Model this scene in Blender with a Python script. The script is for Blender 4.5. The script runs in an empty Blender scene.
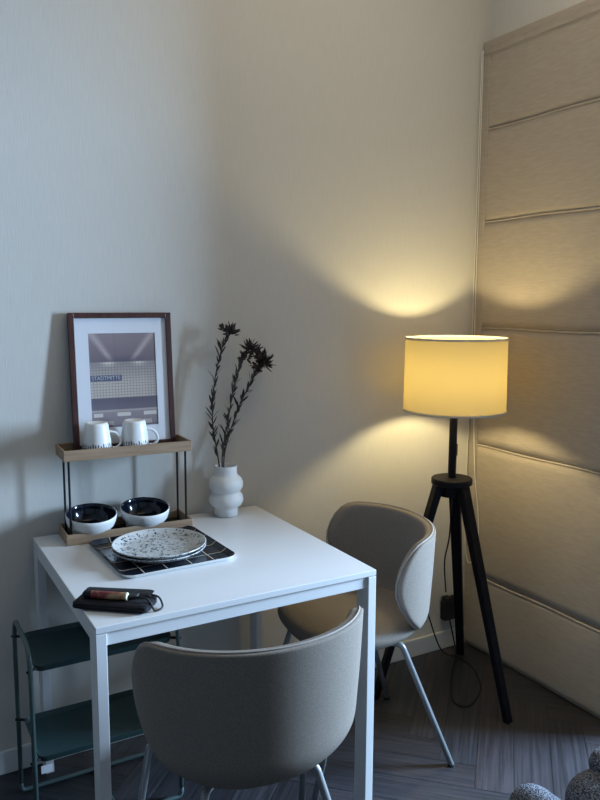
import bpy, bmesh, math, random
from mathutils import Vector, Matrix
random.seed(7)
PI = math.pi
scn = bpy.context.scene
C = scn.collection

# ---------------------------------------------------------------- camera
F, YAW, PIT, ROL = 751.63, 0.51695, -0.13067, 0.00398
fwd = Vector((math.sin(YAW)*math.cos(PIT), math.cos(YAW)*math.cos(PIT), math.sin(PIT)))
rt = Vector((math.cos(YAW), -math.sin(YAW), 0)); up = rt.cross(fwd)
r2 = rt*math.cos(ROL) + up*math.sin(ROL); u2 = up*math.cos(ROL) - rt*math.sin(ROL)
cam = bpy.data.cameras.new('camera'); camo = bpy.data.objects.new('camera', cam); C.objects.link(camo)
camo.matrix_world = Matrix(((r2.x, u2.x, -fwd.x, -0.40959), (r2.y, u2.y, -fwd.y, -2.33648), (r2.z, u2.z, -fwd.z, 1.4561), (0, 0, 0, 1)))
cam.sensor_fit = 'VERTICAL'; cam.sensor_height = 36.0; cam.lens = F/800*36.0; cam.clip_start = 0.05
scn.camera = camo

# ---------------------------------------------------------------- world, lights, exposure
scn.view_settings.view_transform = 'Standard'; scn.view_settings.look = 'None'
scn.view_settings.gamma = 1; scn.view_settings.use_curve_mapping = False
scn.view_settings.exposure = 0.0
scn.cycles.use_denoising = True
scn.cycles.max_bounces = 8; scn.cycles.diffuse_bounces = 5
scn.cycles.sample_clamp_indirect = 4
w = bpy.data.worlds.new('sky'); scn.world = w; w.use_nodes = True
w.node_tree.nodes['Background'].inputs[0].default_value = (0.55, 0.72, 1, 1)
w.node_tree.nodes['Background'].inputs[1].default_value = 0.32
def area(name, loc, target, sx, sy, power, col):
    l = bpy.data.lights.new(name, 'AREA'); l.shape = 'RECTANGLE'; l.size = sx; l.size_y = sy; l.energy = power; l.color = col
    o = bpy.data.objects.new(name, l); C.objects.link(o); o.location = loc
    o.rotation_euler = (Vector(target)-Vector(loc)).to_track_quat('-Z', 'Y').to_euler()
    return o
# daylight through the uncovered window further along the right wall
area('window_daylight', (3.3, -1.50, 1.50), (0.3, -0.2, 0.8), 0.80, 1.1, 490, (0.49, 0.71, 1.0))
# soft overhead fill, added without a fixture to lift the wall brightness
area('overhead_fill', (0.85, -0.95, 2.93), (0.85, -0.95, 0), 1.4, 1.2, 10.5, (1.0, 0.87, 0.66))
# the floor lamp's bulb
LX, LY, LZ = 1.398, -0.28, 1.197
bl = bpy.data.lights.new('lamp_bulb_light', 'POINT'); bl.energy = 11.5; bl.shadow_soft_size = 0.03; bl.color = (1.0, 0.82, 0.42)
blo = bpy.data.objects.new('lamp_bulb_light', bl); C.objects.link(blo); blo.location = (LX, LY, LZ)

# ---------------------------------------------------------------- materials
def new_mat(name, col, rough=0.6, metal=0.0, spec=0.5):
    m = bpy.data.materials.new(name); m.use_nodes = True
    b = m.node_tree.nodes['Principled BSDF']
    b.inputs['Base Color'].default_value = (*col, 1); b.inputs['Roughness'].default_value = rough
    b.inputs['Metallic'].default_value = metal; b.inputs['Specular IOR Level'].default_value = spec
    return m
def nd(m, t, **k):
    n = m.node_tree.nodes.new(t)
    for a, v in k.items(): setattr(n, a, v)
    return n
def lk(m, a, b): m.node_tree.links.new(a, b)
def noisy(m, col1, col2, scale=(10, 10, 10), detail=4, bump=0.0, bscale=None, dist=0.002, lo=.35, hi=.65, coord='Object'):
    b = m.node_tree.nodes['Principled BSDF']
    tc = nd(m, 'ShaderNodeTexCoord'); mp = nd(m, 'ShaderNodeMapping'); mp.inputs['Scale'].default_value = scale
    lk(m, tc.outputs[coord], mp.inputs[0])
    n = nd(m, 'ShaderNodeTexNoise'); n.inputs['Scale'].default_value = 1; n.inputs['Detail'].default_value = detail
    lk(m, mp.outputs[0], n.inputs['Vector'])
    r = nd(m, 'ShaderNodeValToRGB'); r.color_ramp.elements[0].color = (*col1, 1); r.color_ramp.elements[1].color = (*col2, 1)
    r.color_ramp.elements[0].position = lo; r.color_ramp.elements[1].position = hi
    lk(m, n.outputs['Fac'], r.inputs[0]); lk(m, r.outputs[0], b.inputs['Base Color'])
    if bump:
        mp2 = nd(m, 'ShaderNodeMapping'); mp2.inputs['Scale'].default_value = bscale or scale
        lk(m, tc.outputs[coord], mp2.inputs[0])
        n2 = nd(m, 'ShaderNodeTexNoise'); n2.inputs['Scale'].default_value = 1; n2.inputs['Detail'].default_value = 3
        lk(m, mp2.outputs[0], n2.inputs['Vector'])
        bp = nd(m, 'ShaderNodeBump'); bp.inputs['Strength'].default_value = bump; bp.inputs['Distance'].default_value = dist
        lk(m, n2.outputs['Fac'], bp.inputs['Height']); lk(m, bp.outputs[0], b.inputs['Normal'])
    return m
M = {}
M['wall'] = noisy(new_mat('wallpaper', (.6, .6, .58), .85, 0, .25), (.585, .560, .510), (.61, .585, .535), (260, 260, 14), 3, .35, (420, 420, 16), .0012)
M['wall_dim'] = noisy(new_mat('low_bounce_wallpaper', (.25, .25, .25), .9, 0, .2), (.21, .205, .20), (.25, .245, .24), (200, 200, 14), 3)  # wallpaper tone darkened on the unseen walls to cut bounced light
M['ceil'] = new_mat('ceiling_paint', (.62, .62, .60), .9)
M['trim'] = new_mat('white_trim', (.66, .66, .64), .5)
M['white'] = new_mat('white_lacquer', (.60, .60, .60), .38)
M['oak'] = noisy(new_mat('oak', (.4, .27, .16), .55), (.235, .150, .088), (.33, .22, .135), (6, 90, 90), 5, .15, (6, 160, 160), .0008)
M['walnut'] = noisy(new_mat('walnut', (.09, .035, .025), .4), (.045, .017, .014), (.085, .033, .026), (70, 70, 8), 4)
M['black'] = new_mat('black_metal', (.008, .009, .012), .45, 0, .25)
M['blackwood'] = noisy(new_mat('black_stained_wood', (.007, .007, .010), .5, 0, .12), (.004, .004, .006), (.009, .008, .011), (90, 90, 7), 4)
M['rubber'] = new_mat('black_rubber', (.01, .01, .01), .7)
M['green'] = new_mat('dark_green_paint', (.017, .042, .043), .45)
M['greentube'] = new_mat('green_grey_tube_paint', (.060, .095, .095), .4)
M['legmetal'] = new_mat('pale_grey_leg_paint', (.24, .255, .26), .35, .3)
M['ceramic'] = new_mat('white_ceramic', (.72, .72, .70), .3)
M['matte_ceramic'] = new_mat('matte_white_ceramic', (.66, .66, .65), .6)
M['bowl_in'] = new_mat('black_glaze', (.006, .009, .018), .12)
M['navy'] = new_mat('blue_black_glaze', (.018, .035, .06), .35)
M['mat'] = new_mat('white_mat_board', (.78, .79, .83), .8)
M['pouch'] = noisy(new_mat('black_nylon', (.010, .010, .013), .75, 0, .2), (.005, .005, .007), (.012, .012, .015), (300, 300, 300), 2, .4, (600, 600, 600), .0005)
M['gold'] = new_mat('gold_line', (.58, .52, .40), .4)
M['tag'] = new_mat('paper_tag', (.62, .62, .66), .7)
M['chain'] = new_mat('white_cord', (.72, .70, .64), .5)
M['leaf'] = noisy(new_mat('dried_dark_leaf', (.03, .022, .018), .75), (.016, .013, .011), (.050, .038, .030), (40, 40, 40), 3)
M['stem'] = new_mat('dried_stem', (.045, .035, .026), .8)
M['bloom'] = noisy(new_mat('dried_dark_bloom', (.03, .018, .016), .85), (.014, .010, .010), (.050, .030, .026), (90, 90, 90), 3)

def fabric(name, c1, c2, s=900):
    return noisy(new_mat(name, c1, .95, 0, .15), c1, c2, (s*.35, s*.35, s*.35), 3, .6, (s, s, s), .0012, .3, .7)
M['fabric'] = fabric('beige_chair_fabric', (.172, .146, .122), (.240, .208, .176))
M['piping'] = fabric('light_piping', (.27, .25, .23), (.34, .32, .295))
M['sofa'] = noisy(new_mat('grey_tweed', (.1, .1, .11), .95, 0, .1), (.022, .025, .036), (.23, .24, .27), (330, 330, 330), 2, 1.0, (330, 330, 330), .004, .42, .62)
m = noisy(new_mat('taupe_linen', (.4, .36, .31), .9, 0, .2), (.355, .305, .250), (.395, .340, .282), (60, 22, 170), 4, .40, (200, 500, 800), .0010)
M['blind'] = m
# lamp shade: cloth that lets light through
m = bpy.data.materials.new('cream_shade_cloth'); m.use_nodes = True; nt = m.node_tree; nt.nodes.clear()
out = nd(m, 'ShaderNodeOutputMaterial'); df = nd(m, 'ShaderNodeBsdfDiffuse'); tr = nd(m, 'ShaderNodeBsdfTranslucent'); mx = nd(m, 'ShaderNodeMixShader')
df.inputs[0].default_value = (.62, .56, .40, 1); tr.inputs[0].default_value = (.200, .150, .048, 1); mx.inputs[0].default_value = .45
lk(m, df.outputs[0], mx.inputs[1]); lk(m, tr.outputs[0], mx.inputs[2]); lk(m, mx.outputs[0], out.inputs[0])
M['shade'] = m
M['shade_trim'] = new_mat('shade_edge_tape', (.50, .45, .36), .8)
# picture glass
m = bpy.data.materials.new('picture_glass'); m.use_nodes = True; nt = m.node_tree; nt.nodes.clear()
out = nd(m, 'ShaderNodeOutputMaterial'); tp = nd(m, 'ShaderNodeBsdfTransparent'); gl = nd(m, 'ShaderNodeBsdfGlossy'); mx = nd(m, 'ShaderNodeMixShader')
gl.inputs['Roughness'].default_value = .02
mx.inputs[0].default_value = .035; lk(m, tp.outputs[0], mx.inputs[1]); lk(m, gl.outputs[0], mx.inputs[2]); lk(m, mx.outputs[0], out.inputs[0])
M['glass'] = m
# attribute-coloured material (printed or patterned surfaces)
def attr_mat(name, rough, grain=False, spec=.5):
    m = new_mat(name, (.5, .5, .5), rough, 0, spec); b = m.node_tree.nodes['Principled BSDF']
    a = nd(m, 'ShaderNodeVertexColor'); a.layer_name = 'col'
    if not grain:
        lk(m, a.outputs[0], b.inputs['Base Color']); return m
    uv = nd(m, 'ShaderNodeUVMap'); mp = nd(m, 'ShaderNodeMapping'); mp.inputs['Scale'].default_value = (3.0, 90, 1)
    lk(m, uv.outputs[0], mp.inputs[0])
    n = nd(m, 'ShaderNodeTexNoise'); n.inputs['Scale'].default_value = 1; n.inputs['Detail'].default_value = 6; n.inputs['Distortion'].default_value = .6
    lk(m, mp.outputs[0], n.inputs['Vector'])
    r = nd(m, 'ShaderNodeValToRGB'); r.color_ramp.elements[0].position = .35; r.color_ramp.elements[1].position = .72
    r.color_ramp.elements[0].color = (.55, .55, .58, 1); r.color_ramp.elements[1].color = (1.6, 1.56, 1.56, 1)
    lk(m, n.outputs['Fac'], r.inputs[0])
    mm = nd(m, 'ShaderNodeMixRGB', blend_type='MULTIPLY'); mm.inputs[0].default_value = 1
    lk(m, a.outputs[0], mm.inputs[1]); lk(m, r.outputs[0], mm.inputs[2]); lk(m, mm.outputs[0], b.inputs['Base Color'])
    bp = nd(m, 'ShaderNodeBump'); bp.inputs['Strength'].default_value = .35; bp.inputs['Distance'].default_value = .001
    lk(m, n.outputs['Fac'], bp.inputs['Height']); lk(m, bp.outputs[0], b.inputs['Normal'])
    return m
M['floor'] = attr_mat('dark_herringbone_wood', .42, True)
M['print'] = attr_mat('photo_print', .6)
M['speckle'] = attr_mat('speckled_glaze', .25)

# ---------------------------------------------------------------- helpers
def obj(name, bm, mat, parent=None, smooth=False, bevel=0, seg=2, sub=0, angle=35):
    me = bpy.data.meshes.new(name); bm.to_mesh(me); bm.free()
    o = bpy.data.objects.new(name, me); C.objects.link(o)
    for mm in (mat if isinstance(mat, (list, tuple)) else [mat]): me.materials.append(mm)
    if smooth:
        for p in me.polygons: p.use_smooth = True
        if smooth != 'all':
            try: me.set_sharp_from_angle(angle=math.radians(angle))
            except Exception: pass
    if bevel:
        b = o.modifiers.new('bevel', 'BEVEL'); b.width = bevel; b.segments = seg; b.limit_method = 'ANGLE'; b.angle_limit = math.radians(40)
    if sub:
        s = o.modifiers.new('sub', 'SUBSURF'); s.levels = sub; s.render_levels = sub
    if parent: o.parent = parent
    return o
def box(bm, x0, x1, y0, y1, z0, z1, M4=None):
    vs = [bm.verts.new((x, y, z)) for x in (x0, x1) for y in (y0, y1) for z in (z0, z1)]
    for f in ((0, 1, 3, 2), (4, 6, 7, 5), (0, 4, 5, 1), (2, 3, 7, 6), (0, 2, 6, 4), (1, 5, 7, 3)): bm.faces.new([vs[i] for i in f])
    if M4 is not None:
        for v in vs: v.co = M4 @ v.co
    return vs
def boxbm(*a): bm = bmesh.new(); box(bm, *a); return bm
def lathe(bm, prof, n=48, cx=0, cy=0, close=False):
    rings = []
    for r, z in prof:
        if r < 1e-6: rings.append([bm.verts.new((cx, cy, z))])
        else: rings.append([bm.verts.new((cx+r*math.cos(2*PI*k/n), cy+r*math.sin(2*PI*k/n), z)) for k in range(n)])
    prs = list(zip(rings, rings[1:])) + ([(rings[-1], rings[0])] if close else [])
    for a, b in prs:
        for k in range(n):
            k2 = (k+1) % n
            if len(a) == 1 and len(b) == 1: continue
            if len(a) == 1: bm.faces.new((a[0], b[k2], b[k]))
            elif len(b) == 1: bm.faces.new((a[k], a[k2], b[0]))
            else: bm.faces.new((a[k], a[k2], b[k2], b[k]))
    bmesh.ops.recalc_face_normals(bm, faces=bm.faces)
def smoothpath(pts, n=6, closed=False):
    P = [Vector(p) for p in pts]; out = []; N = len(P)
    rng = range(N if closed else N-1)
    for i in rng:
        if closed: p0, p1, p2, p3 = P[(i-1) % N], P[i], P[(i+1) % N], P[(i+2) % N]
        else: p0, p1, p2, p3 = P[max(i-1, 0)], P[i], P[i+1], P[min(i+2, N-1)]
        for k in range(n):
            t = k/n
            out.append(.5*((2*p1)+(p2-p0)*t+(2*p0-5*p1+4*p2-p3)*t*t+(3*p1-3*p2+p3-p0)*t**3))
    if not closed: out.append(P[-1])
    return out
def tube(bm, pts, r, n=10, closed=False, caps=True):
    P = [Vector(p) for p in pts]; N = len(P); rings = []
    nrm = None
    for i, p in enumerate(P):
        a = P[(i-1) % N] if (closed or i > 0) else p
        b = P[(i+1) % N] if (closed or i < N-1) else p
        t = (b-a).normalized()
        if nrm is None:
            nrm = t.orthogonal().normalized()
        else:
            nrm = (nrm - t*nrm.dot(t))
            nrm = nrm.normalized() if nrm.length > 1e-6 else t.orthogonal().normalized()
        bn = t.cross(nrm)
        rr = r[i] if isinstance(r, (list, tuple)) else r
        rings.append([bm.verts.new(p + rr*(math.cos(2*PI*k/n)*nrm + math.sin(2*PI*k/n)*bn)) for k in range(n)])
    M_ = N if closed else N-1
    for i in range(M_):
        a, b = rings[i], rings[(i+1) % N]
        off = 0
        if closed and i == N-1:
            off = min(range(n), key=lambda s: (a[0].co-b[s].co).length)
        for k in range(n):
            bm.faces.new((a[k], a[(k+1) % n], b[(k+1+off) % n], b[(k+off) % n]))
    if caps and not closed:
        bm.faces.new(rings[0][::-1]); bm.faces.new(rings[-1])
    bmesh.ops.recalc_face_normals(bm, faces=bm.faces)
def tubebm(pts, r, n=10, **k): bm = bmesh.new(); tube(bm, pts, r, n, **k); return bm
def fillet(pts, rad, n=6):
    P = [Vector(p) for p in pts]; out = [P[0]]
    for i in range(1, len(P)-1):
        a, b, c_ = P[i-1], P[i], P[i+1]
        d1 = (a-b).normalized(); d2 = (c_-b).normalized()
        rr = min(rad, (a-b).length*.49, (c_-b).length*.49)
        s, e = b+d1*rr, b+d2*rr
        for k in range(n+1):
            t = k/n; out.append((1-t)**2*s + 2*t*(1-t)*b + t*t*e)
    out.append(P[-1]); return out
def thing(name, label, cat, loc=(0, 0, 0), rz=0, group=None):
    o = bpy.data.objects.new(name, None); C.objects.link(o); o.empty_display_size = .1
    o.location = loc; o.rotation_euler = (0, 0, rz)
    return tag(o, label, cat, group)
def tag(o, label, cat, group=None):
    o['label'] = label; o['category'] = cat
    if group: o['group'] = group
    return o
def struct(name, bm, mat, **k):
    o = obj(name, bm, mat, **k); o['kind'] = 'structure'; return o

# ---------------------------------------------------------------- the room
WX = 1.775; XL = -2.3; YF = -3.75; ZC = 2.95
struct('wall_back', boxbm(XL, WX+.1, 0, .12, -.02, ZC), M['wall'])
struct('wall_left', boxbm(XL-.12, XL, YF, .12, -.02, ZC), M['wall_dim'])
bm = bmesh.new()                                    # right wall with the window opening beside the blind
box(bm, WX, WX+.2, -.86, 0, -.02, ZC)
box(bm, WX, WX+.2, -3.0, -.86, 2.05, ZC)
box(bm, WX, WX+.2, YF, -3.0, -.02, ZC)
box(bm, WX, WX+.2, -3.0, -.86, -.02, .06)
struct('wall_right', bm, M['wall'])
bm = bmesh.new()                                    # front wall, behind the camera; unseen opening added to let in fill light
box(bm, XL, -1.6, YF-.12, YF, -.02, ZC); box(bm, 1.0, WX+.2, YF-.12, YF, -.02, ZC)
box(bm, -1.6, 1.0, YF-.12, YF, -.02, .9); box(bm, -1.6, 1.0, YF-.12, YF, 2.6, ZC)
struct('wall_front', bm, M['wall_dim'])
struct('ceiling', boxbm(XL, WX+.2, YF, .12, ZC, ZC+.1), M['ceil'])
# baseboards
struct('baseboard_back', boxbm(XL, WX, -.014, 0, 0, .075), M['trim'], bevel=.003)
# thin white strip where the back wall meets the blind
struct('trim_1', boxbm(1.742, 1.752, -.012, 0, .075, 2.46), M['trim'])
# herringbone floor: boards at 45 degrees to the walls
def floor():
    W, L = .115, .69
    bm = bmesh.new(); uv = bm.loops.layers.uv.new('UVMap'); cl = bm.loops.layers.float_color.new('col')
    g = .0012; rnd = random.Random(3)
    a = PI/4; ca, sa = math.cos(a), math.sin(a); n = int(L/W)
    ox, oy = 1.17, -.37
    def quad(x0, x1, y0, y1, along):
        cx_, cy_ = (x0+x1)/2, (y0+y1)/2
        X, Y = cx_*ca-cy_*sa+ox, cx_*sa+cy_*ca+oy
        if not (XL-.4 < X < WX+.4 and YF-.4 < Y < .4): return
        t = rnd.uniform(.72, 1.3); h = rnd.uniform(-.002, .003)
        col = (.026*t+h, .026*t, .031*t-h*.5, 1); ou, ov = rnd.uniform(0, 50), rnd.uniform(0, 50)
        vs = [bm.verts.new((x*ca-y*sa+ox, x*sa+y*ca+oy, 0)) for x, y in ((x0+g, y0+g), (x1-g, y0+g), (x1-g, y1-g), (x0+g, y1-g))]
        f = bm.faces.new(vs)
        for lp, (x, y) in zip(f.loops, ((x0, y0), (x1, y0), (x1, y1), (x0, y1))):
            lp[cl] = col
            lp[uv].uv = ((x+ou, y+ov) if along else (y+ou, x+ov))
    for k in range(-60, 60):
        for j in range(-14, 14):
            # horizontal board and vertical board of the herringbone lattice
            bx = k*W + j*L; by = k*W - j*L
            quad(bx, bx+L, by, by+W, True)
            quad(bx+L, bx+L+W, by+W-L, by+W, False)
    # dark joint plane just below the boards
    z = -.0008
    f = bm.faces.new([bm.verts.new(p) for p in ((XL-.1, YF-.1, z), (WX+.2, YF-.1, z), (WX+.2, .1, z), (XL-.1, .1, z))])
    for lp in f.loops: lp[cl] = (.006, .006, .007, 1); lp[uv].uv = (0, 0)
    o = struct('floor', bm, M['floor'])
floor()

# window joinery of the open window (out of the photo, the daylight comes through it)
bm = bmesh.new()
for a in ((-.90, -.86, .06, 2.05), (-3.0, -2.96, .06, 2.05), (-1.95, -1.91, .06, 2.05)): box(bm, WX+.12, WX+.17, a[0], a[1], a[2], a[3])
box(bm, WX+.12, WX+.17, -3.0, -.86, .06, .10); box(bm, WX+.12, WX+.17, -3.0, -.86, 2.01, 2.05)
struct('window_1', bm, M['trim'])

# ---------------------------------------------------------------- roman blind
BX = 1.735
def blind():
    t = thing('roman_blind', 'floor-length taupe linen roman blind with horizontal folds behind the floor lamp', 'blind', (BX, -.42, 0))
    cre = [2.454, 2.125, 1.774, 1.354, .875, .322, .004]
    names = 6
    y0, y1 = .415, -.40      # local y extents (world -.005 .. -.82)
    for i in range(names):
        zt, zb = cre[i], cre[i+1]
        bm = bmesh.new(); NZ, NY = 14, 30; grid = []
        for a in range(NZ+1):
            s = a/NZ; z = zt+(zb-zt)*s; row = []
            belly = -.004*math.sin(PI*s)**.5 if 0 < s < 1 else 0
            for b in range(NY+1):
                q = b/NY; y = y0+(y1-y0)*q
                wob = .0022*math.sin(q*9+i*2.1)*math.sin(PI*s)+.0016*math.sin(q*23+i+s*5)*math.sin(PI*s)
                row.append(bm.verts.new((belly+wob, y, z)))
            grid.append(row)
        for a in range(NZ):
            for b in range(NY): bm.faces.new((grid[a][b], grid[a+1][b], grid[a+1][b+1], grid[a][b+1]))
        o = obj('fabric_panel', bm, M['blind'], t, smooth='all')
        s_ = o.modifiers.new('s', 'SOLIDIFY'); s_.thickness = .002; s_.offset = 1
        if i > 0:                                   # rod pocket fold, a small drooping ridge
            bm = bmesh.new()
            pr = [(.002, .0015), (-.003, .001), (-.006, -.001), (-.0065, -.004), (-.004, -.006), (.002, -.0065)]
            rows = []
            for b in range(NY+1):
                q = b/NY; y = y0+(y1-y0)*q; dz = .0018*math.sin(q*11+i*1.7)
                rows.append([bm.verts.new((x, y, zt+z+dz)) for x, z in pr])
            for b in range(NY):
                for k in range(len(pr)-1): bm.faces.new((rows[b][k], rows[b][k+1], rows[b+1][k+1], rows[b+1][k]))
            bm.faces.new(rows[0]); bm.faces.new(rows[-1][::-1])
            obj('rod_pocket', bm, M['blind'], t, smooth='all')
    # sewn side hem and header rail
    bm = bmesh.new(); box(bm, -.0085, .0, y0-.045, y0, .02, 2.43); obj('side_hem', bm, M['blind'], t, bevel=.002)
    bm = bmesh.new(); box(bm, -.004, .036, y1, y0, 2.425, 2.458); obj('header_rail', bm, M['blind'], t, bevel=.004)
    bm = bmesh.new(); tube(bm, [(-.011, y0-.01, 2.405), (-.011, y1, 2.405)], .0015, 6); obj('header_stitching', bm, M['piping'], t)
    return t
blind()
pts = [(1.712, -.028, 2.42), (1.712, -.03, 1.9), (1.711, -.034, 1.3), (1.708, -.06, .82), (1.706, -.10, .56), (1.706, -.092, .43), (1.704, -.055, .375), (1.704, -.03, .43), (1.706, -.016, .60), (1.712, -.016, 1.0), (1.713, -.018, 1.8), (1.713, -.02, 2.42)]
cord = obj('blind_cord', tubebm(smoothpath(pts, 10), .0019, 6), M['chain'], smooth='all')
tag(cord, 'thin white bead cord looping down the left edge of the blind', 'cord')

# ---------------------------------------------------------------- dining table
def table():
    x0, x1, y0, y1 = -.023, .729, -.752, -.020
    cx, cy = (x0+x1)/2, (y0+y1)/2; hx, hy = (x1-x0)/2, (y1-y0)/2
    t = thing('dining_table', 'square white dining table with slim legs against the wall', 'table', (cx, cy, 0))
    obj('tabletop', boxbm(-hx, hx, -hy, hy, .727, .743), M['white'], t, bevel=.0015)
    for sx in (-1, 1):
        for sy in (-1, 1):
            xa, xb = (sx*hx, sx*(hx-.025)); ya, yb = (sy*hy, sy*(hy-.055))
            obj('leg', boxbm(min(xa, xb), max(xa, xb), min(ya, yb), max(ya, yb), 0, .7255), M['white'], t, bevel=.0015)
    g = .006
    for s in (-1, 1):
        a, b = sorted((s*(hy-g), s*(hy-g-.02)))
        obj('apron', boxbm(-hx+.025, hx-.025, a, b, .695, .7265), M['white'], t, bevel=.001)
        a, b = sorted((s*(hx-.002), s*(hx-.022)))
        obj('apron', boxbm(a, b, -hy+.055, hy-.055, .695, .7265), M['white'], t, bevel=.001)
table()

# ---------------------------------------------------------------- chairs
SP = dict(t1=1.567, rc=.47, r0=.240, r1=.277, kx=.871, zb=.419, zt=.759, vc=.501, dr=.009, pw=.418, vm=.709, p=1.867, b=.122, inn=.055)
def shell(u, v, off=0):
    P = SP; vm = P['vm']
    lo = (1-max(0, (vm-v)/vm)**P['p'])**(1/P['p']) if v > 0 else 0
    hi = max(0, (v-P['vc'])/(1-P['vc']))
    th = P['t1']*(P['b']+(1-P['b'])*lo)-P['rc']*(1-math.sqrt(max(0, 1-hi**2)))
    a = u*th; R_ = P['r0']+(P['r1']-P['r0'])*v**P['pw']-P['inn']*max(0, (.25-v)/.25)**2
    z = P['zb']+(P['zt']-P['zb']-P['dr']*abs(a/1.6)**2.5)*v
    return Vector((-(R_*P['kx']-off)*math.cos(a), (R_-off)*math.sin(a), z))
def seat_ring(k, n, s):
    a = 2*PI*k/n; c_, s_ = math.cos(a), math.sin(a)
    e = 2/2.5
    x = math.copysign(abs(c_)**e, c_)*.222; y = math.copysign(abs(s_)**e, s_)*.228
    y *= 1-.13*max(0, -x/.222)
    return x*s+.022, y*s
def make_chair(label, loc, rz):
    t = thing('dining_chair', label, 'chair', loc, rz)
    # upholstered curved backrest
    bm = bmesh.new(); NU, NV = 36, 18; g = []; h = []
    T = .040
    vsamp = [(i/NV)**1.35*.72 if i < 11 else None for i in range(NV+1)]; v0 = vsamp[10]
    for i in range(11, NV+1): vsamp[i] = v0+(1-v0)*math.sin((i-10)/(NV-10)*PI/2)
    for v in vsamp:
        g.append([bm.verts.new(shell(-1+2*k/NU, v)) for k in range(NU+1)])
    for i, v in enumerate(vsamp):
        row = []
        for k in range(NU+1):
            u = -1+2*k/NU
            e = min(1, (1-abs(u))*6, (1-v)*5+.0, v*6)           # thickness softens towards every edge
            e = math.sqrt(max(0, 1-(1-max(0, e))**2))
            row.append(bm.verts.new(shell(u, v, .026+(T-.026)*e)))
        h.append(row)
    for i in range(NV):
        for k in range(NU):
            bm.faces.new((g[i][k], g[i][k+1], g[i+1][k+1], g[i+1][k])); bm.faces.new((h[i][k+1], h[i][k], h[i+1][k], h[i+1][k+1]))
    for i in range(NV):
        bm.faces.new((g[i][0], g[i+1][0], h[i+1][0], h[i][0])); bm.faces.new((g[i+1][NU], g[i][NU], h[i][NU], h[i+1][NU]))
    for k in range(NU):
        bm.faces.new((g[NV][k], g[NV][k+1], h[NV][k+1], h[NV][k])); bm.faces.new((g[0][k+1], g[0][k], h[0][k], h[0][k+1]))
    bmesh.ops.recalc_face_normals(bm, faces=bm.faces)
    back = obj('backrest', bm, M['fabric'], t, smooth='all', sub=1)
    # seam piping around the rim
    rim = [shell(-1, v, .010) for v in vsamp[3:]] + [shell(-1+2*k/NU, 1, .010)+Vector((0, 0, .001)) for k in range(1, NU)] + [shell(1, v, .010) for v in reversed(vsamp[3:])]
    obj('piping', tubebm(rim, .0021, 8), M['piping'], back, smooth='all')
    # seat cushion with rounded underside
    bm = bmesh.new(); n = 48; prof = [(.0, .394), (.50, .395), (.68, .401), (.85, .418), (.96, .440), (1.0, .455), (.985, .472), (.93, .484), (.80, .490), (.5, .492), (0, .492)]
    rings = []
    for s, z in prof:
        if s == 0: rings.append([bm.verts.new((.022, 0, z))]); continue
        rings.append([bm.verts.new((*seat_ring(k, n, s), z)) for k in range(n)])
    for a, b in zip(rings, rings[1:]):
        for k in range(n):
            k2 = (k+1) % n
            if len(a) == 1: bm.faces.new((a[0], b[k2], b[k]))
            elif len(b) == 1: bm.faces.new((a[k], a[k2], b[0]))
            else: bm.faces.new((a[k], a[k2], b[k2], b[k]))
    bmesh.ops.recalc_face_normals(bm, faces=bm.faces)
    obj('seat', bm, M['fabric'], t, smooth='all', sub=1)
    # four bent tube legs with feet
    for sx, sy, fx, fy in ((-1, 1, -.245, .210), (-1, -1, -.240, -.222), (1, 1, .235, .240), (1, -1, .235, -.238)):
        if sx < 0: top = [(-.02, sy*.06, .386), (-.08, sy*.11, .392), (-.102, sy*.132, .392), (fx, fy, .006)]
        else: top = [(.02, sy*.07, .386), (.11, sy*.180, .390), (.130, sy*.205, .390), (fx, fy, .006)]
        lg = obj('leg', tubebm(fillet(top, .025), .0095, 12), M['legmetal'], t, smooth='all')
        bm = bmesh.new(); lathe(bm, [(0, .0), (.011, 0), (.011, .007), (.008, .009), (0, .009)], 16, fx, fy); obj('foot_cap', bm, M['rubber'], lg, smooth=True)
    return t
make_chair('beige fabric shell chair in front of the table, its back to the viewer', (.304, -.836, 0), 1.448)
make_chair('beige fabric shell chair at the right side of the table beside the lamp', (.893, -.409, 0), 2.985)

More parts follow.
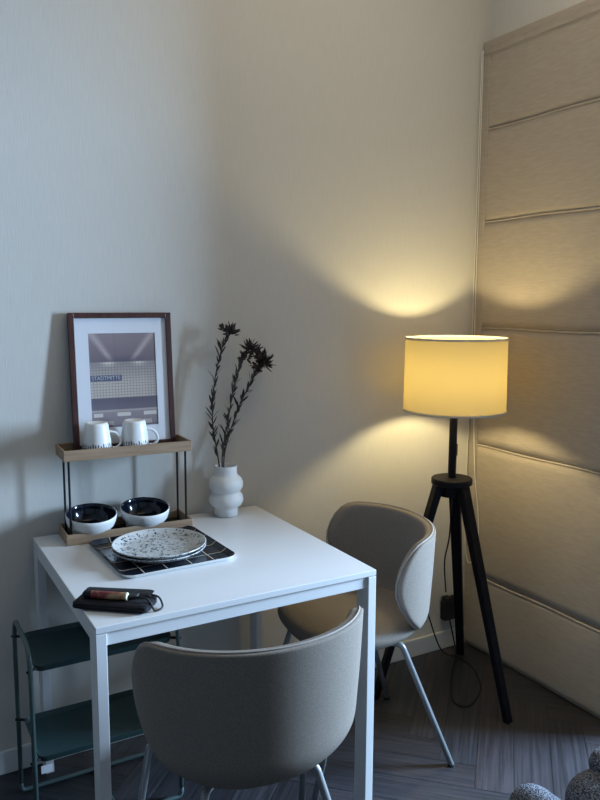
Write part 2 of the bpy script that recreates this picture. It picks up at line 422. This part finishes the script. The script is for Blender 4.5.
# ---------------------------------------------------------------- floor lamp
def lamp():
    t = thing('floor_lamp', 'lit tripod floor lamp with black legs and cream drum shade in the corner', 'lamp', (LX, LY, 0))
    R_ = .182; zt, zb = 1.328, 1.071
    bm = bmesh.new(); lathe(bm, [(R_-.003, zt), (R_, zb)], 72)
    sh = obj('lamp_shade', bm, M['shade'], t, smooth='all')
    for z, r in ((zt, R_-.003), (zb, R_)):
        bm = bmesh.new(); lathe(bm, [(r-.0015, z-.004), (r+.0022, z-.004), (r+.0022, z+.003), (r-.0015, z+.003)], 72, close=True)
        obj('shade_edge_trim', bm, M['shade_trim'], sh, smooth=True)
    bm = bmesh.new()
    for k in range(3):
        a = 2*PI*k/3+.3; tube(bm, [(.02*math.cos(a), .02*math.sin(a), 1.090), (R_*math.cos(a), R_*math.sin(a), 1.076)], .0016, 6)
    obj('shade_spider', bm, M['black'], sh)
    obj('pole', tubebm([(0, 0, .82), (0, 0, 1.10)], .0145, 20), M['blackwood'], t, smooth=True)
    obj('bulb_socket', tubebm([(0, 0, 1.095), (0, 0, 1.15)], .017, 20), M['black'], t, smooth=True)
    obj('switch', boxbm(.011, .020, -.006, .006, .90, .945), M['black'], t, bevel=.003)
    bm = bmesh.new(); lathe(bm, [(0, .797), (.070, .797), (.074, .800), (.074, .818), (.071, .821), (0, .821)], 48)
    obj('hub_disc', bm, M['blackwood'], t, smooth=True)
    bm = bmesh.new(); lathe(bm, [(0, .755), (.045, .755), (.045, .797), (0, .797)], 32); obj('leg_bracket', bm, M['blackwood'], t, smooth=True)
    for fx, fy in ((1.442-LX, -.560-LY), (1.130-LX, -.201-LY), (1.645-LX, -.085-LY)):
        a = math.atan2(fy, fx); d = math.hypot(fx, fy)
        bm = bmesh.new(); ww, tt = .021, .015
        # tapered bar from under the disc down to the floor
        p0 = Vector((math.cos(a)*.052, math.sin(a)*.052, .796)); p1 = Vector((fx, fy, 0.0))
        sd = Vector((-math.sin(a), math.cos(a), 0)); rd = Vector((math.cos(a), math.sin(a), 0))
        vs = []
        for p, s in ((p0, 1.0), (p1, .72)):
            for i, j in ((-1, -1), (1, -1), (1, 1), (-1, 1)): vs.append(bm.verts.new(p+sd*ww*s*i+rd*tt*s*j))
        for f in ((3, 2, 1, 0), (4, 5, 6, 7), (0, 1, 5, 4), (1, 2, 6, 5), (2, 3, 7, 6), (3, 0, 4, 7)): bm.faces.new([vs[i] for i in f])
        bmesh.ops.recalc_face_normals(bm, faces=bm.faces)
        obj('leg', bm, M['blackwood'], t, bevel=.003)
    # mains cord: down inside the legs, across the floor in a loose loop and up to the wall
    w2 = lambda x, y, z: (x-LX, y-LY, z)
    pts = [w2(1.42, -.26, .75), w2(1.50, -.16, .55), w2(1.575, -.05, .40), w2(1.60, -.035, .26)]
    obj('power_cord', tubebm(smoothpath(pts, 10), .003, 8), M['rubber'], t, smooth='all')
    pts = [w2(1.625, -.035, .135), w2(1.635, -.05, .06), w2(1.62, -.085, .006), w2(1.50, -.20, .004), w2(1.385, -.33, .004), w2(1.36, -.395, .004), w2(1.405, -.415, .004), w2(1.52, -.34, .004), w2(1.60, -.21, .004), w2(1.61, -.11, .004), w2(1.56, -.06, .03), w2(1.50, -.035, .20), w2(1.44, -.03, .30)]
    obj('power_cord', tubebm(smoothpath(pts, 10), .003, 8), M['rubber'], t, smooth='all')
lamp()
# adapter block plugged in low on the wall behind the lamp
t = thing('power_adapter', 'black power adapter plugged in low on the wall behind the tripod lamp', 'adapter', (1.648, 0, .172))
obj('casing', boxbm(-.048, .040, -.034, -.001, -.042, .040), M['rubber'], t, bevel=.006, seg=3)
obj('plug', boxbm(-.046, -.012, -.040, -.006, .038, .060), M['rubber'], t, bevel=.004)
obj('plug', boxbm(.000, .036, -.038, -.006, .038, .056), M['rubber'], t, bevel=.004)

# ---------------------------------------------------------------- green two-tier side table under the dining table
def cart():
    X0, X1, Y0, Y1 = -.104, .303, -.385, -.130
    cx, cy = (X0+X1)/2, (Y0+Y1)/2; hx, hy = (X1-X0)/2, (Y1-Y0)/2
    t = thing('tray_table', 'dark green two-tier metal tray table under the white dining table', 'side table', (cx, cy, 0))
    r = .0065
    for s in (-1, 1):        # end loop: up the back leg, over, down the front leg
        pts = [(s*(hx-.0), hy, .05), (s*hx, hy, .30), (s*hx, hy, .545), (s*hx, -hy, .545), (s*hx, -hy, .30), (s*hx, -hy, .05)]
        # narrow handle: the loop leans in towards the top
        pts = [(s*hx, hy, .03), (s*hx, hy, .46), (s*hx, hy-.015, .552), (s*hx, -hy+.015, .552), (s*hx, -hy, .46), (s*hx, -hy, .03)]
        obj('end_frame', tubebm(fillet(pts, .06, 8), r, 10), M['greentube'], t, smooth='all')
    for s in (-1, 1):
        pts = [(-hx, s*hy, .035), (-hx, s*hy, .0068), (hx, s*hy, .0068), (hx, s*hy, .035)]
        obj('floor_rail', tubebm(fillet(pts, .03, 8), r, 10), M['greentube'], t, smooth='all')
    obj('cross_bar', tubebm([(.02, -hy, .0068), (.02, hy, .0068)], r*.85, 10), M['greentube'], t, smooth='all')
    for z in (.500, .243):
        bm = bmesh.new(); ax, ay = hx-.012, hy-.010
        # shallow tray: base, raised flared rim
        def rr(ex, ey, z_, rad, n=6):
            out = []
            for qx, qy, a0 in ((1, 1, 0), (-1, 1, PI/2), (-1, -1, PI), (1, -1, 1.5*PI)):
                for k in range(n+1):
                    a = a0+k/n*PI/2; out.append(bm.verts.new((qx*(ex-rad)+rad*math.cos(a), qy*(ey-rad)+rad*math.sin(a), z_)))
            return out
        R1 = [rr(ax-.012, ay-.012, z-.018, .016), rr(ax-.004, ay-.004, z-.016, .022), rr(ax, ay, z, .026), rr(ax-.002, ay-.002, z+.001, .024), rr(ax-.008, ay-.008, z-.013, .020), rr(ax-.016, ay-.016, z-.0155, .014)]
        for a, b in zip(R1, R1[1:]):
            for k in range(len(a)): bm.faces.new((a[k], a[(k+1) % len(a)], b[(k+1) % len(a)], b[k]))
        bm.faces.new(R1[0][::-1]); bm.faces.new(R1[-1])
        bmesh.ops.recalc_face_normals(bm, faces=bm.faces)
        tr_ = obj('tray', bm, M['green'], t, smooth=True)
        for s in (-1, 1):
            for q in (-1, 1): obj('bolt', tubebm([(s*(hx+.008), q*(hy-.004), z-.006), (s*(hx-.018), q*(hy-.020), z-.006)], .004, 10), M['black'], tr_, smooth=True)
    bm = boxbm(-hx+.016, -hx+.046, -hy-.001, -hy+.0005, .204, .226)
    tg = obj('price_tag', bm, M['tag'], t); tg['label'] = 'small white paper tag'
cart()

# ---------------------------------------------------------------- two-tier oak tray rack on the table
RZ = math.radians(-2.2)
RO = Vector((.048, -.158, .7435))
rack = thing('tray_rack', 'two-tier oak tray rack with black rods on the white table', 'rack', RO, RZ)
L_, D_ = .386, .132
def tray(z):
    bm = bmesh.new(); th = .006; h_ = .032
    box(bm, 0, L_, 0, th, z, z+h_); box(bm, 0, L_, D_-th, D_, z, z+h_)
    box(bm, 0, th, th, D_-th, z, z+h_); box(bm, L_-th, L_, th, D_-th, z, z+h_)
    o = obj('tray', bm, M['oak'], rack, bevel=.0012)
    p = obj('tray_base', boxbm(th, L_-th, th, D_-th, z+.002, z+.006), M['black'], o); p['label'] = 'black tray bottom'
UT = .250
tray(0.0); tray(UT)
for x in (.016, L_-.016):
    for y in (.016, D_-.034):
        obj('rod', tubebm([(x, y, .006), (x, y, UT+.002)], .0034, 12), M['black'], rack, smooth=True)
def rk(x, y, z=0):    # a point in the rack's own frame, given in the world
    return Vector((RO.x+x*math.cos(RZ)-y*math.sin(RZ), RO.y+x*math.sin(RZ)+y*math.cos(RZ), RO.z+z))

# bowls in the lower tray
def bowl(p, label):
    t = thing('bowl', label, 'bowl', p, 0, 'bowls in the lower tray')
    t.rotation_euler = (math.radians(9), 0, 0)
    R_ = .0755; H = .062
    bm = bmesh.new(); lathe(bm, [(0, 0), (.052, 0), (.057, .002), (.0585, .008), (.0605, .019), (.0690, .028), (.0730, .038), (R_-.0005, .050), (R_, H-.001), (R_-.0015, H)], 56); obj('outer_wall', bm, M['matte_ceramic'], t, smooth='all')
    bm = bmesh.new(); lathe(bm, [(R_-.0015, H), (R_-.004, H-.001), (R_-.0042, .052), (R_-.0085, .038), (.0615, .028), (.054, .018), (.046, .009), (0, .007)], 56)
    o = obj('inner_glaze', bm, M['bowl_in'], t, smooth='all'); o['label'] = 'glossy black inside glaze'
bowl(rk(.084, .064, .0145), 'white bowl with black inside, left one in the lower rack tray')
bowl(rk(.249, .064, .0145), 'white bowl with black inside, right one in the lower rack tray')

# mugs in the upper tray, standing upside down
def mug(p, rz, label):
    t = thing('mug', label, 'mug', p, rz, 'white mugs in the upper tray')
    H = .095; rb, rt_ = .0455, .0335
    bm = bmesh.new(); lathe(bm, [(rb-.004, .0), (rb, .0015), (rb-.0002, .008), (rt_+.0045, .060), (rt_+.0010, H-.008), (rt_-.0015, H-.002), (rt_-.006, H), (rt_-.009, H-.0015), (rt_-.013, H-.004), (0, H-.004)], 48)
    obj('cup_body', bm, M['ceramic'], t, smooth='all')
    bm = bmesh.new(); lathe(bm, [(rb-.004, .0), (rb-.005, .01), (rt_-.005, H-.014), (0, H-.010)], 48); obj('cup_inside', bm, M['ceramic'], t, smooth='all')
    pts = [(rb-.012, 0, .066), (rb+.008, 0, .062), (rb+.022, 0, .046), (rb+.023, 0, .028), (rb+.010, 0, .016), (rb-.005, 0, .018)]
    obj('handle', tubebm(smoothpath(pts, 6), .0042, 10), M['ceramic'], t, smooth='all')
    bm = bmesh.new(); rnd = random.Random(int(p.x*1000))
    for k in range(34):                              # brush strokes of the glaze around the rim
        a = 2*PI*k/34; hh = rnd.uniform(.006, .014); wd = .0015
        ring = []
        for z in (.020, .022+hh):
            R_ = rb+(rt_+.0045-rb)*z/.060+.0009
            for s in (-1, 1): ring.append(bm.verts.new((R_*math.cos(a+s*wd/R_), R_*math.sin(a+s*wd/R_), z)))
        bm.faces.new((ring[0], ring[1], ring[3], ring[2]))
    lathe(bm, [(rb+.0002, .0185), (rb-.0003, .0225)], 48)
    o = obj('painted_strokes', bm, M['navy'], t); o['label'] = 'dark blue vertical strokes near the rim'
mug(rk(.108, .054, UT+.0065), -.25, 'white tapered mug with blue strokes, left one on the rack')
mug(rk(.222, .054, UT+.0065), -.25, 'white tapered mug with blue strokes, right one on the rack')

# ---------------------------------------------------------------- framed print leaning on the wall
def picture():
    W_, H_ = .318, .420
    t = thing('framed_print', 'framed underground station print in dark walnut frame leaning on the wall', 'picture', (.262, -.0630, RO.z+UT+.007))
    t.rotation_euler = (-math.atan2(.0335, H_), 0, RZ)
    fw = .0165; dp = .020
    bm = bmesh.new()
    for a in ((-W_/2, -W_/2+fw, 0, H_), (W_/2-fw, W_/2, 0, H_), (-W_/2+fw, W_/2-fw, 0, fw), (-W_/2+fw, W_/2-fw, H_-fw, H_)): box(bm, a[0], a[1], 0, dp, a[2], a[3])
    obj('frame', bm, M['walnut'], t, bevel=.001)
    obj('backing_board', boxbm(-W_/2+fw, W_/2-fw, .012, .016, fw, H_-fw), M['black'], t)
    # mat board with a window
    mx_, mt, mb = .058, .063, .066
    px0, px1, pz0, pz1 = -W_/2+mx_, W_/2-mx_+.006, mb, H_-mt
    bm = bmesh.new()
    for a in ((-W_/2+fw, px0, fw, H_-fw), (px1, W_/2-fw, fw, H_-fw), (px0, px1, fw, pz0), (px0, px1, pz1, H_-fw)): box(bm, a[0], a[1], .0085, .0105, a[2], a[3])
    obj('mat_board', bm, M['mat'], t)
    # the print: a tiled station wall, ceiling with light rows, name plate
    bm = bmesh.new(); cl = bm.loops.layers.float_color.new('col'); NX, NZ = 132, 176
    def srgb(c_): return tuple(((v/255+.055)/1.055)**2.4 if v > 10 else v/3294 for v in c_)
    def mixc(a, b, t_): t_ = max(0, min(1, t_)); return tuple(a[i]+(b[i]-a[i])*t_ for i in range(3))
    def colour(s, q):         # s 0..1 left to right, q 0..1 top to bottom
        if q < .30:           # ceiling, light bands running towards the viewer
            c_ = mixc((148, 132, 134), (118, 104, 112), q/.30)
            for e0, e1 in ((.04, .30), (.96, .66)):
                e = e0+(e1-e0)*(q/.27)
                d = abs(s-e); c_ = mixc(c_, (196, 180, 176), max(0, 1-d/(.10-.12*q))*.8 if d < .10-.12*q else 0)
            if q > .23: c_ = mixc(c_, (100, 90, 102), (q-.23)/.05*.8*math.exp(-((s-.5)/.30)**2))
            return c_
        if q < .69:           # tiled wall
            c_ = mixc((150, 141, 138), (196, 184, 172), (q-.30)/.22)
            for g_ in (.28, .74): c_ = mixc(c_, (226, 214, 200), math.exp(-((s-g_)/.10)**2-((q-.31)/.035)**2))
            c_ = mixc(c_, (160, 150, 150), .45*max(0, (s-.8)/.2))
            u_, v_ = (s*22) % 1, ((q-.30)*34) % 1
            if u_ < .17 or v_ < .2: c_ = mixc(c_, (112, 104, 108), .55)
            return c_
        if q < .815: return mixc((98, 90, 104), (112, 104, 116), (q-.69)/.12)
        c_ = mixc((150, 138, 140), (132, 120, 126), (q-.815)/.18)
        if q < .835: c_ = (172, 160, 156)
        if .845 < q < .885 and (.03 < s < .17 or .38 < s < .58 or .78 < s < .98): c_ = (214, 204, 196)
        if q > .93 and (.2 < s < .32 or .6 < s < .9): c_ = (176, 166, 160)
        if q > .975: c_ = (110, 100, 108)
        return c_
    V = [[bm.verts.new((px0+(px1-px0)*i/NX, .0108, pz1-(pz1-pz0)*j/NZ)) for i in range(NX+1)] for j in range(NZ+1)]
    for j in range(NZ):
        for i in range(NX):
            f = bm.faces.new((V[j][i], V[j+1][i], V[j+1][i+1], V[j][i+1])); c_ = srgb(colour((i+.5)/NX, (j+.5)/NZ))
            for lp in f.loops: lp[cl] = (*c_, 1)
    pr_ = obj('photo_print', bm, M['print'], t)
    sx0, sx1, sz0, sz1 = px0+.0005, px0+(px1-px0)*.47, pz1-(pz1-pz0)*.505, pz1-(pz1-pz0)*.443
    obj('name_plate', boxbm(sx0, sx1, .0104, .0107, sz0, sz1), new_mat('plate_blue', (.085, .095, .16), .6), pr_)
    cu = bpy.data.curves.new('lettering', 'FONT'); cu.body = 'STADTMITTE'; cu.size = .0165; cu.extrude = .00005; cu.align_x = 'CENTER'; cu.align_y = 'CENTER'
    tmp = bpy.data.objects.new('tmp', cu); C.objects.link(tmp)
    dg = bpy.context.evaluated_depsgraph_get(); me = bpy.data.meshes.new_from_object(tmp.evaluated_get(dg)); bpy.data.objects.remove(tmp)
    o = bpy.data.objects.new('lettering', me); C.objects.link(o); me.materials.clear(); me.materials.append(new_mat('plate_letters', (.55, .53, .52), .6)); o.parent = pr_
    wt = max(v.co.x for v in me.vertices)-min(v.co.x for v in me.vertices); k_ = (sx1-sx0)*.90/wt
    for v in me.vertices: v.co.x *= k_
    o.rotation_euler = (PI/2, 0, 0); o.location = ((sx0+sx1)/2, .0102, (sz0+sz1)/2)
    obj('glass_pane', boxbm(-W_/2+fw, W_/2-fw, .0050, .0065, fw, H_-fw), M['glass'], t)
picture()

# ---------------------------------------------------------------- vase and dried stems
VX, VY = .590, -.080
vase = thing('vase', 'white matte vase of two stacked bulges at the back of the table', 'vase', (VX, VY, .7435))
bm = bmesh.new()
prof = [(0, 0), (.036, 0), (.0395, .002), (.039, .022), (.040, .029), (.050, .036), (.0565, .047), (.0575, .056), (.055, .068), (.0475, .0775), (.0455, .081), (.0480, .085), (.0545, .094), (.0568, .105), (.0560, .115), (.051, .126), (.042, .134), (.0375, .139), (.0365, .150), (.0375, .168), (.0368, .170), (.0335, .169), (.033, .150), (.034, .138), (.045, .12), (.048, .10), (.03, .06), (0, .05)]
lathe(bm, prof, 64); obj('vase_body', bm, M['matte_ceramic'], vase, smooth='all')
def leafq(bm, p, d, ln, wd, rnd):
    d = d.normalized(); s = d.orthogonal().normalized(); s = Matrix.Rotation(rnd.uniform(0, 2*PI), 3, d) @ s; n_ = d.cross(s)
    prev = None; K = 5
    for k in range(K+1):
        t_ = k/K; wv = wd*math.sin(PI*min(1, .12+t_*.88))**.8; c_ = p+d*ln*t_+n_*ln*.18*t_*t_
        row = [bm.verts.new(c_-s*wv), bm.verts.new(c_+n_*wv*.35), bm.verts.new(c_+s*wv)]
        if prev:
            for a in (0, 1): bm.faces.new((prev[a], prev[a+1], row[a+1], row[a]))
        prev = row
def dried(pts, label, seed, head):
    rnd = random.Random(seed)
    base = Vector(pts[0])
    t = thing('dried_flower_stem', label, 'dried flower', base, 0, 'dried stems in the white vase')
    P = smoothpath([Vector(p)-base for p in pts], 10); n = len(P)
    obj('stem', tubebm(P, [.0026-.0014*i/n for i in range(n)], 7), M['stem'], t, smooth='all')
    bm = bmesh.new()
    i0 = int(n*.22)
    for k in range(84):
        q = i0+(n-1-i0)*k/84; i = int(q); p = P[i].lerp(P[min(i+1, n-1)], q-i); d = (P[min(i+1, n-1)]-P[i-1]).normalized()
        side = Vector((rnd.uniform(-1, 1), rnd.uniform(-.55, .55), rnd.uniform(-.2, .4))).normalized()
        ln = rnd.uniform(.018, .052)*(1-.25*k/84)
        leafq(bm, p, d*rnd.uniform(.8, 1.8)+side*rnd.uniform(.4, 1.0), ln, rnd.uniform(.0020, .0048), rnd)
    obj('leaves', bm, M['leaf'], t, smooth='all')
    if head:
        bm = bmesh.new()
        for (hx, hy, hz, hr, cnt) in head:
            c_ = Vector((hx, hy, hz))-base
            for k in range(cnt):
                d = Vector((rnd.uniform(-1, 1), rnd.uniform(-1, 1), rnd.uniform(-.5, 1))).normalized()
                leafq(bm, c_+d*hr*rnd.uniform(.05, .35), d+Vector((0, 0, .3)), hr*rnd.uniform(.6, 1.15), rnd.uniform(.0028, .0056), rnd)
        obj('flower_head', bm, M['bloom'], t, smooth='all')
zb = .7435+.052
dried([(VX-.010, VY, zb), (.566, -.075, .93), (.548, -.070, 1.068), (.557, -.072, 1.199), (.585, -.075, 1.313), (.612, -.075, 1.360)], 'dark dried leafy stem, tallest and leftmost in the vase', 1, [(.606, -.075, 1.352, .028, 26), (.590, -.07, 1.362, .022, 10), (.622, -.07, 1.348, .026, 14)])
dried([(VX, VY-.008, zb), (.573, -.088, .93), (.592, -.095, 1.063), (.618, -.100, 1.196), (.645, -.100, 1.275), (.672, -.100, 1.302)], 'dark dried stem with a drooping head, middle one in the vase', 2, [(.672, -.10, 1.296, .034, 34), (.658, -.10, 1.270, .028, 24), (.690, -.10, 1.288, .028, 18)])
dried([(VX+.010, VY+.004, zb), (.592, -.060, .93), (.640, -.055, 1.078), (.696, -.060, 1.190), (.726, -.06, 1.236), (.744, -.06, 1.252)], 'dark dried stem with a dense head leaning furthest right', 3, [(.744, -.06, 1.246, .034, 50), (.734, -.06, 1.264, .030, 26), (.718, -.06, 1.236, .026, 18)])

# ---------------------------------------------------------------- serving tray and plates
def rrect(bm, ex, ey, z, rad, n=8, jy=1.0):
    out = []
    for qx, qy, a0 in ((1, 1, 0), (-1, 1, PI/2), (-1, -1, PI), (1, -1, 1.5*PI)):
        for k in range(n+1):
            a = a0+k/n*PI/2; out.append(bm.verts.new((qx*(ex-rad)+rad*math.cos(a), qy*(ey-rad)+rad*math.sin(a), z)))
    return out
def serving_tray():
    t = thing('serving_tray', 'black square serving tray with fine gold and white lines under the plates', 'tray', (.270, -.338, .7435), math.radians(2))
    ex = .163; ey = .169
    def ringset(zs, mat, name, par):
        bm = bmesh.new(); R1 = [rrect(bm, ex+o_, ey+o_, z, .034+o_) for o_, z in zs]
        for a, b in zip(R1, R1[1:]):
            for k in range(len(a)): bm.faces.new((a[k], a[(k+1) % len(a)], b[(k+1) % len(a)], b[k]))
        return bm, R1
    bm, R1 = ringset([(-.014, 0), (-.010, .0005), (.000, .0105), (.0015, .0125)], None, 0, 0)
    bm.faces.new(R1[0][::-1]); bmesh.ops.recalc_face_normals(bm, faces=bm.faces)
    o = obj('underside', bm, M['ceramic'], t, smooth=True); o['label'] = 'white edge and underside'
    bm, R1 = ringset([(.0015, .0125), (.0, .0130), (-.004, .0115), (-.014, .0030), (-.018, .0022)], None, 0, 0)
    bm.faces.new(R1[-1]); bmesh.ops.recalc_face_normals(bm, faces=bm.faces)
    for f in bm.faces:
        if f.normal.z < 0: f.normal_flip()
    obj('tray_surface', bm, M['bowl_in'], t, smooth=True)
    bm = bmesh.new()
    def hgt(x, y):
        m_ = min(ex-abs(x), ey-abs(y))
        if m_ > .018: return .0030
        if m_ > .004: return .0038+(.0115-.0030)*(.014-min(m_, .014))/.010
        return .0128
    def line(a, b, wd):
        N = 40; prev = None; dx, dy = b[0]-a[0], b[1]-a[1]; l_ = math.hypot(dx, dy); nx, ny = -dy/l_*wd, dx/l_*wd
        for k in range(N+1):
            x, y = a[0]+dx*k/N, a[1]+dy*k/N; z = hgt(x, y)+.0004
            row = (bm.verts.new((x-nx, y-ny, z)), bm.verts.new((x+nx, y+ny, z)))
            if prev: bm.faces.new((prev[0], prev[1], row[1], row[0]))
            prev = row
    for x in (-.10, -.035, .035, .10): line((x, -ey+.003), (x+.004, ey-.003), .0013)
    for y in (-.10, -.03, .04, .11): line((-ex+.003, y), (ex-.003, y+.004), .0013)
    o = obj('line_pattern', bm, M['gold'], t); o['label'] = 'fine pale gold grid lines'
serving_tray()
def plate(p, seed, label):
    rnd = random.Random(seed)
    bm = bmesh.new(); cl = bm.loops.layers.float_color.new('col')
    R_ = .131; lathe(bm, [(0, 0), (.075, 0), (.080, .0015), (.105, .006), (R_, .0205), (R_+.0008, .0225), (R_-.0012, .0235), (R_-.004, .0215), (.112, .0115), (.100, .0075), (.078, .0060), (0, .0055)], 96)
    for f in bm.faces:
        for lp in f.loops: lp[cl] = (.50, .51, .50, 1)
    o = obj('plate', bm, M['speckle'], None, smooth='all'); o.location = p
    tag(o, label, 'plate', 'speckled plates on the tray')
    bm = bmesh.new()
    def zt(r):
        pr = [(.0, .0055), (.078, .0060), (.100, .0075), (.112, .0115), (R_-.004, .0215)]
        for (a, za), (b, zb_) in zip(pr, pr[1:]):
            if r <= b: return za+(zb_-za)*(r-a)/(b-a)
        return pr[-1][1]
    for k in range(620):
        r = math.sqrt(rnd.uniform(0, 1))*.125; a = rnd.uniform(0, 2*PI); sx = rnd.uniform(.0011, .0036); sy = sx*rnd.uniform(.3, 1); b = rnd.uniform(0, PI)
        if rnd.random() < .12: sx *= 1.5; sy *= 1.3
        vs = []
        for j in range(6):
            e = 2*PI*j/6; q = rnd.uniform(.7, 1.2); dx, dy = sx*math.cos(e)*q, sy*math.sin(e)*q
            x = r*math.cos(a)+dx*math.cos(b)-dy*math.sin(b); y = r*math.sin(a)+dx*math.sin(b)+dy*math.cos(b)
            vs.append(bm.verts.new((x, y, zt(min(.127, math.hypot(x, y)))+.0005)))
        bm.faces.new(vs)
    for k in range(90):          # spots along the rim edge
        a = rnd.uniform(0, 2*PI); da = rnd.uniform(.004, .016); rr_ = R_+.0013
        vs = [bm.verts.new((rr_*math.cos(a+s*da), rr_*math.sin(a+s*da), z)) for s, z in ((-1, .0195), (1, .0195), (1, .0232), (-1, .0232))]
        bm.faces.new(vs)
    s = obj('speckles', bm, M['navy'], o); s['label'] = 'blue-black glaze speckles'
    return o
plate(Vector((.262, -.352, .7465)), 5, 'round speckled plate, lower one of two stacked on the tray')
plate(Vector((.262, -.353, .7570)), 9, 'round white plate with dark speckles, upper one of two stacked')

# ---------------------------------------------------------------- black case, small tube and strap at the front left corner
def slab(bm, lx, ly, lz, rad, M4):
    R1 = []
    for o_, z in ((-.006, 0), (0, .004), (0, lz-.004), (-.006, lz)):
        ring = rrect(bm, lx/2+o_, ly/2+o_, z, rad, 6); R1.append(ring)
    for a, b in zip(R1, R1[1:]):
        for k in range(len(a)): bm.faces.new((a[k], a[(k+1) % len(a)], b[(k+1) % len(a)], b[k]))
    bm.faces.new(R1[0][::-1]); bm.faces.new(R1[-1])
    bmesh.ops.recalc_face_normals(bm, faces=bm.faces)
    for v in bm.verts: v.co = M4 @ v.co
AZ = math.radians(-39)
t = thing('black_case', 'flat black soft case at the front left corner of the table', 'case', (.050, -.652, .7435), AZ)
bm = bmesh.new(); slab(bm, .184, .078, .019, .012, Matrix.Identity(4)); cs = obj('case_body', bm, M['pouch'], t, smooth=True)
bm = bmesh.new(); tube(bm, [(-.088, -.0393, .010), (.088, -.0393, .010)], .0012, 6); obj('zip', bm, M['black'], cs)
t = thing('black_box', 'slim black box lying on the far half of the soft case', 'box', (.064, -.632, .7630), AZ+.06)
bm = bmesh.new(); slab(bm, .166, .038, .009, .004, Matrix.Identity(4)); obj('box_body', bm, new_mat('satin_black', (.008, .008, .010), .45, 0, .3), t, smooth=True)
t = thing('tube', 'small red and gold printed tube with black cap lying on the case', 'tube', (.042, -.658, .7722), AZ+.02)
obj('tube_body', tubebm([(-.050, 0, 0), (.035, 0, 0)], .009, 20), noisy(new_mat('red_gold_print', (.2, .03, .03), .35), (.16, .016, .018), (.34, .22, .10), (38, 30, 30), 2, lo=.42, hi=.6), t, smooth=True)
obj('cap', tubebm([(-.068, 0, 0), (-.050, 0, 0)], .0092, 20), M['black'], t, smooth=True)
obj('end_ring', tubebm([(.034, 0, 0), (.037, 0, 0)], .0094, 20), M['gold'], t, smooth=True)
t = thing('strap_loop', 'thin black cord loop hanging off the right end of the case', 'cord', (.117, -.705, .7435), AZ)
pts = [(-.045, .012, .027), (-.015, .018, .026), (.012, .022, .020), (.026, .012, .006), (.029, -.006, .0035), (.018, -.018, .0035), (.007, -.014, .018), (-.004, -.010, .0262), (-.020, -.006, .0268), (-.045, -.004, .0268)]
obj('cord_loop', tubebm(smoothpath(pts, 8), .0024, 8), M['rubber'], t, smooth='all')
bm = bmesh.new(); box(bm, -.060, -.030, -.008, .016, .0222, .030); obj('buckle', bm, M['rubber'], t, bevel=.003)

# ---------------------------------------------------------------- grey tweed sofa, only its corner in the picture
def puff(bm, x0, x1, y0, y1, z0, z1, r):
    vs0 = len(bm.verts)
    tmp = bmesh.new(); box(tmp, x0, x1, y0, y1, z0, z1)
    bmesh.ops.bevel(tmp, geom=tmp.edges[:], offset=r, segments=6, profile=.5, affect='EDGES')
    me = bpy.data.meshes.new('t'); tmp.to_mesh(me); tmp.free(); bm.from_mesh(me); bpy.data.meshes.remove(me)
t = thing('sofa', 'grey tweed sofa with rounded cushions at the bottom right corner', 'sofa', (1.0, -1.54, 0), math.radians(0))
bm = bmesh.new(); puff(bm, -.20, .62, -.55, .30, .05, .30, .05); obj('base', bm, M['sofa'], t, smooth='all')
bm = bmesh.new(); puff(bm, -.10, .60, -.50, .310, .24, .386, .060); obj('seat_cushion', bm, M['sofa'], t, smooth='all')
bm = bmesh.new(); puff(bm, -.255, -.150, -.50, .330, .05, .395, .050); obj('armrest', bm, M['sofa'], t, smooth='all')
bm = bmesh.new(); puff(bm, -.020, .5, .16, .300, .355, .424, .034); obj('back_cushion', bm, M['sofa'], t, smooth='all')
for x in (-.16, .56):
    for y in (-.5, .26): obj('leg', tubebm([(x, y, 0), (x, y, .055)], .02, 16), M['blackwood'], t, smooth=True)
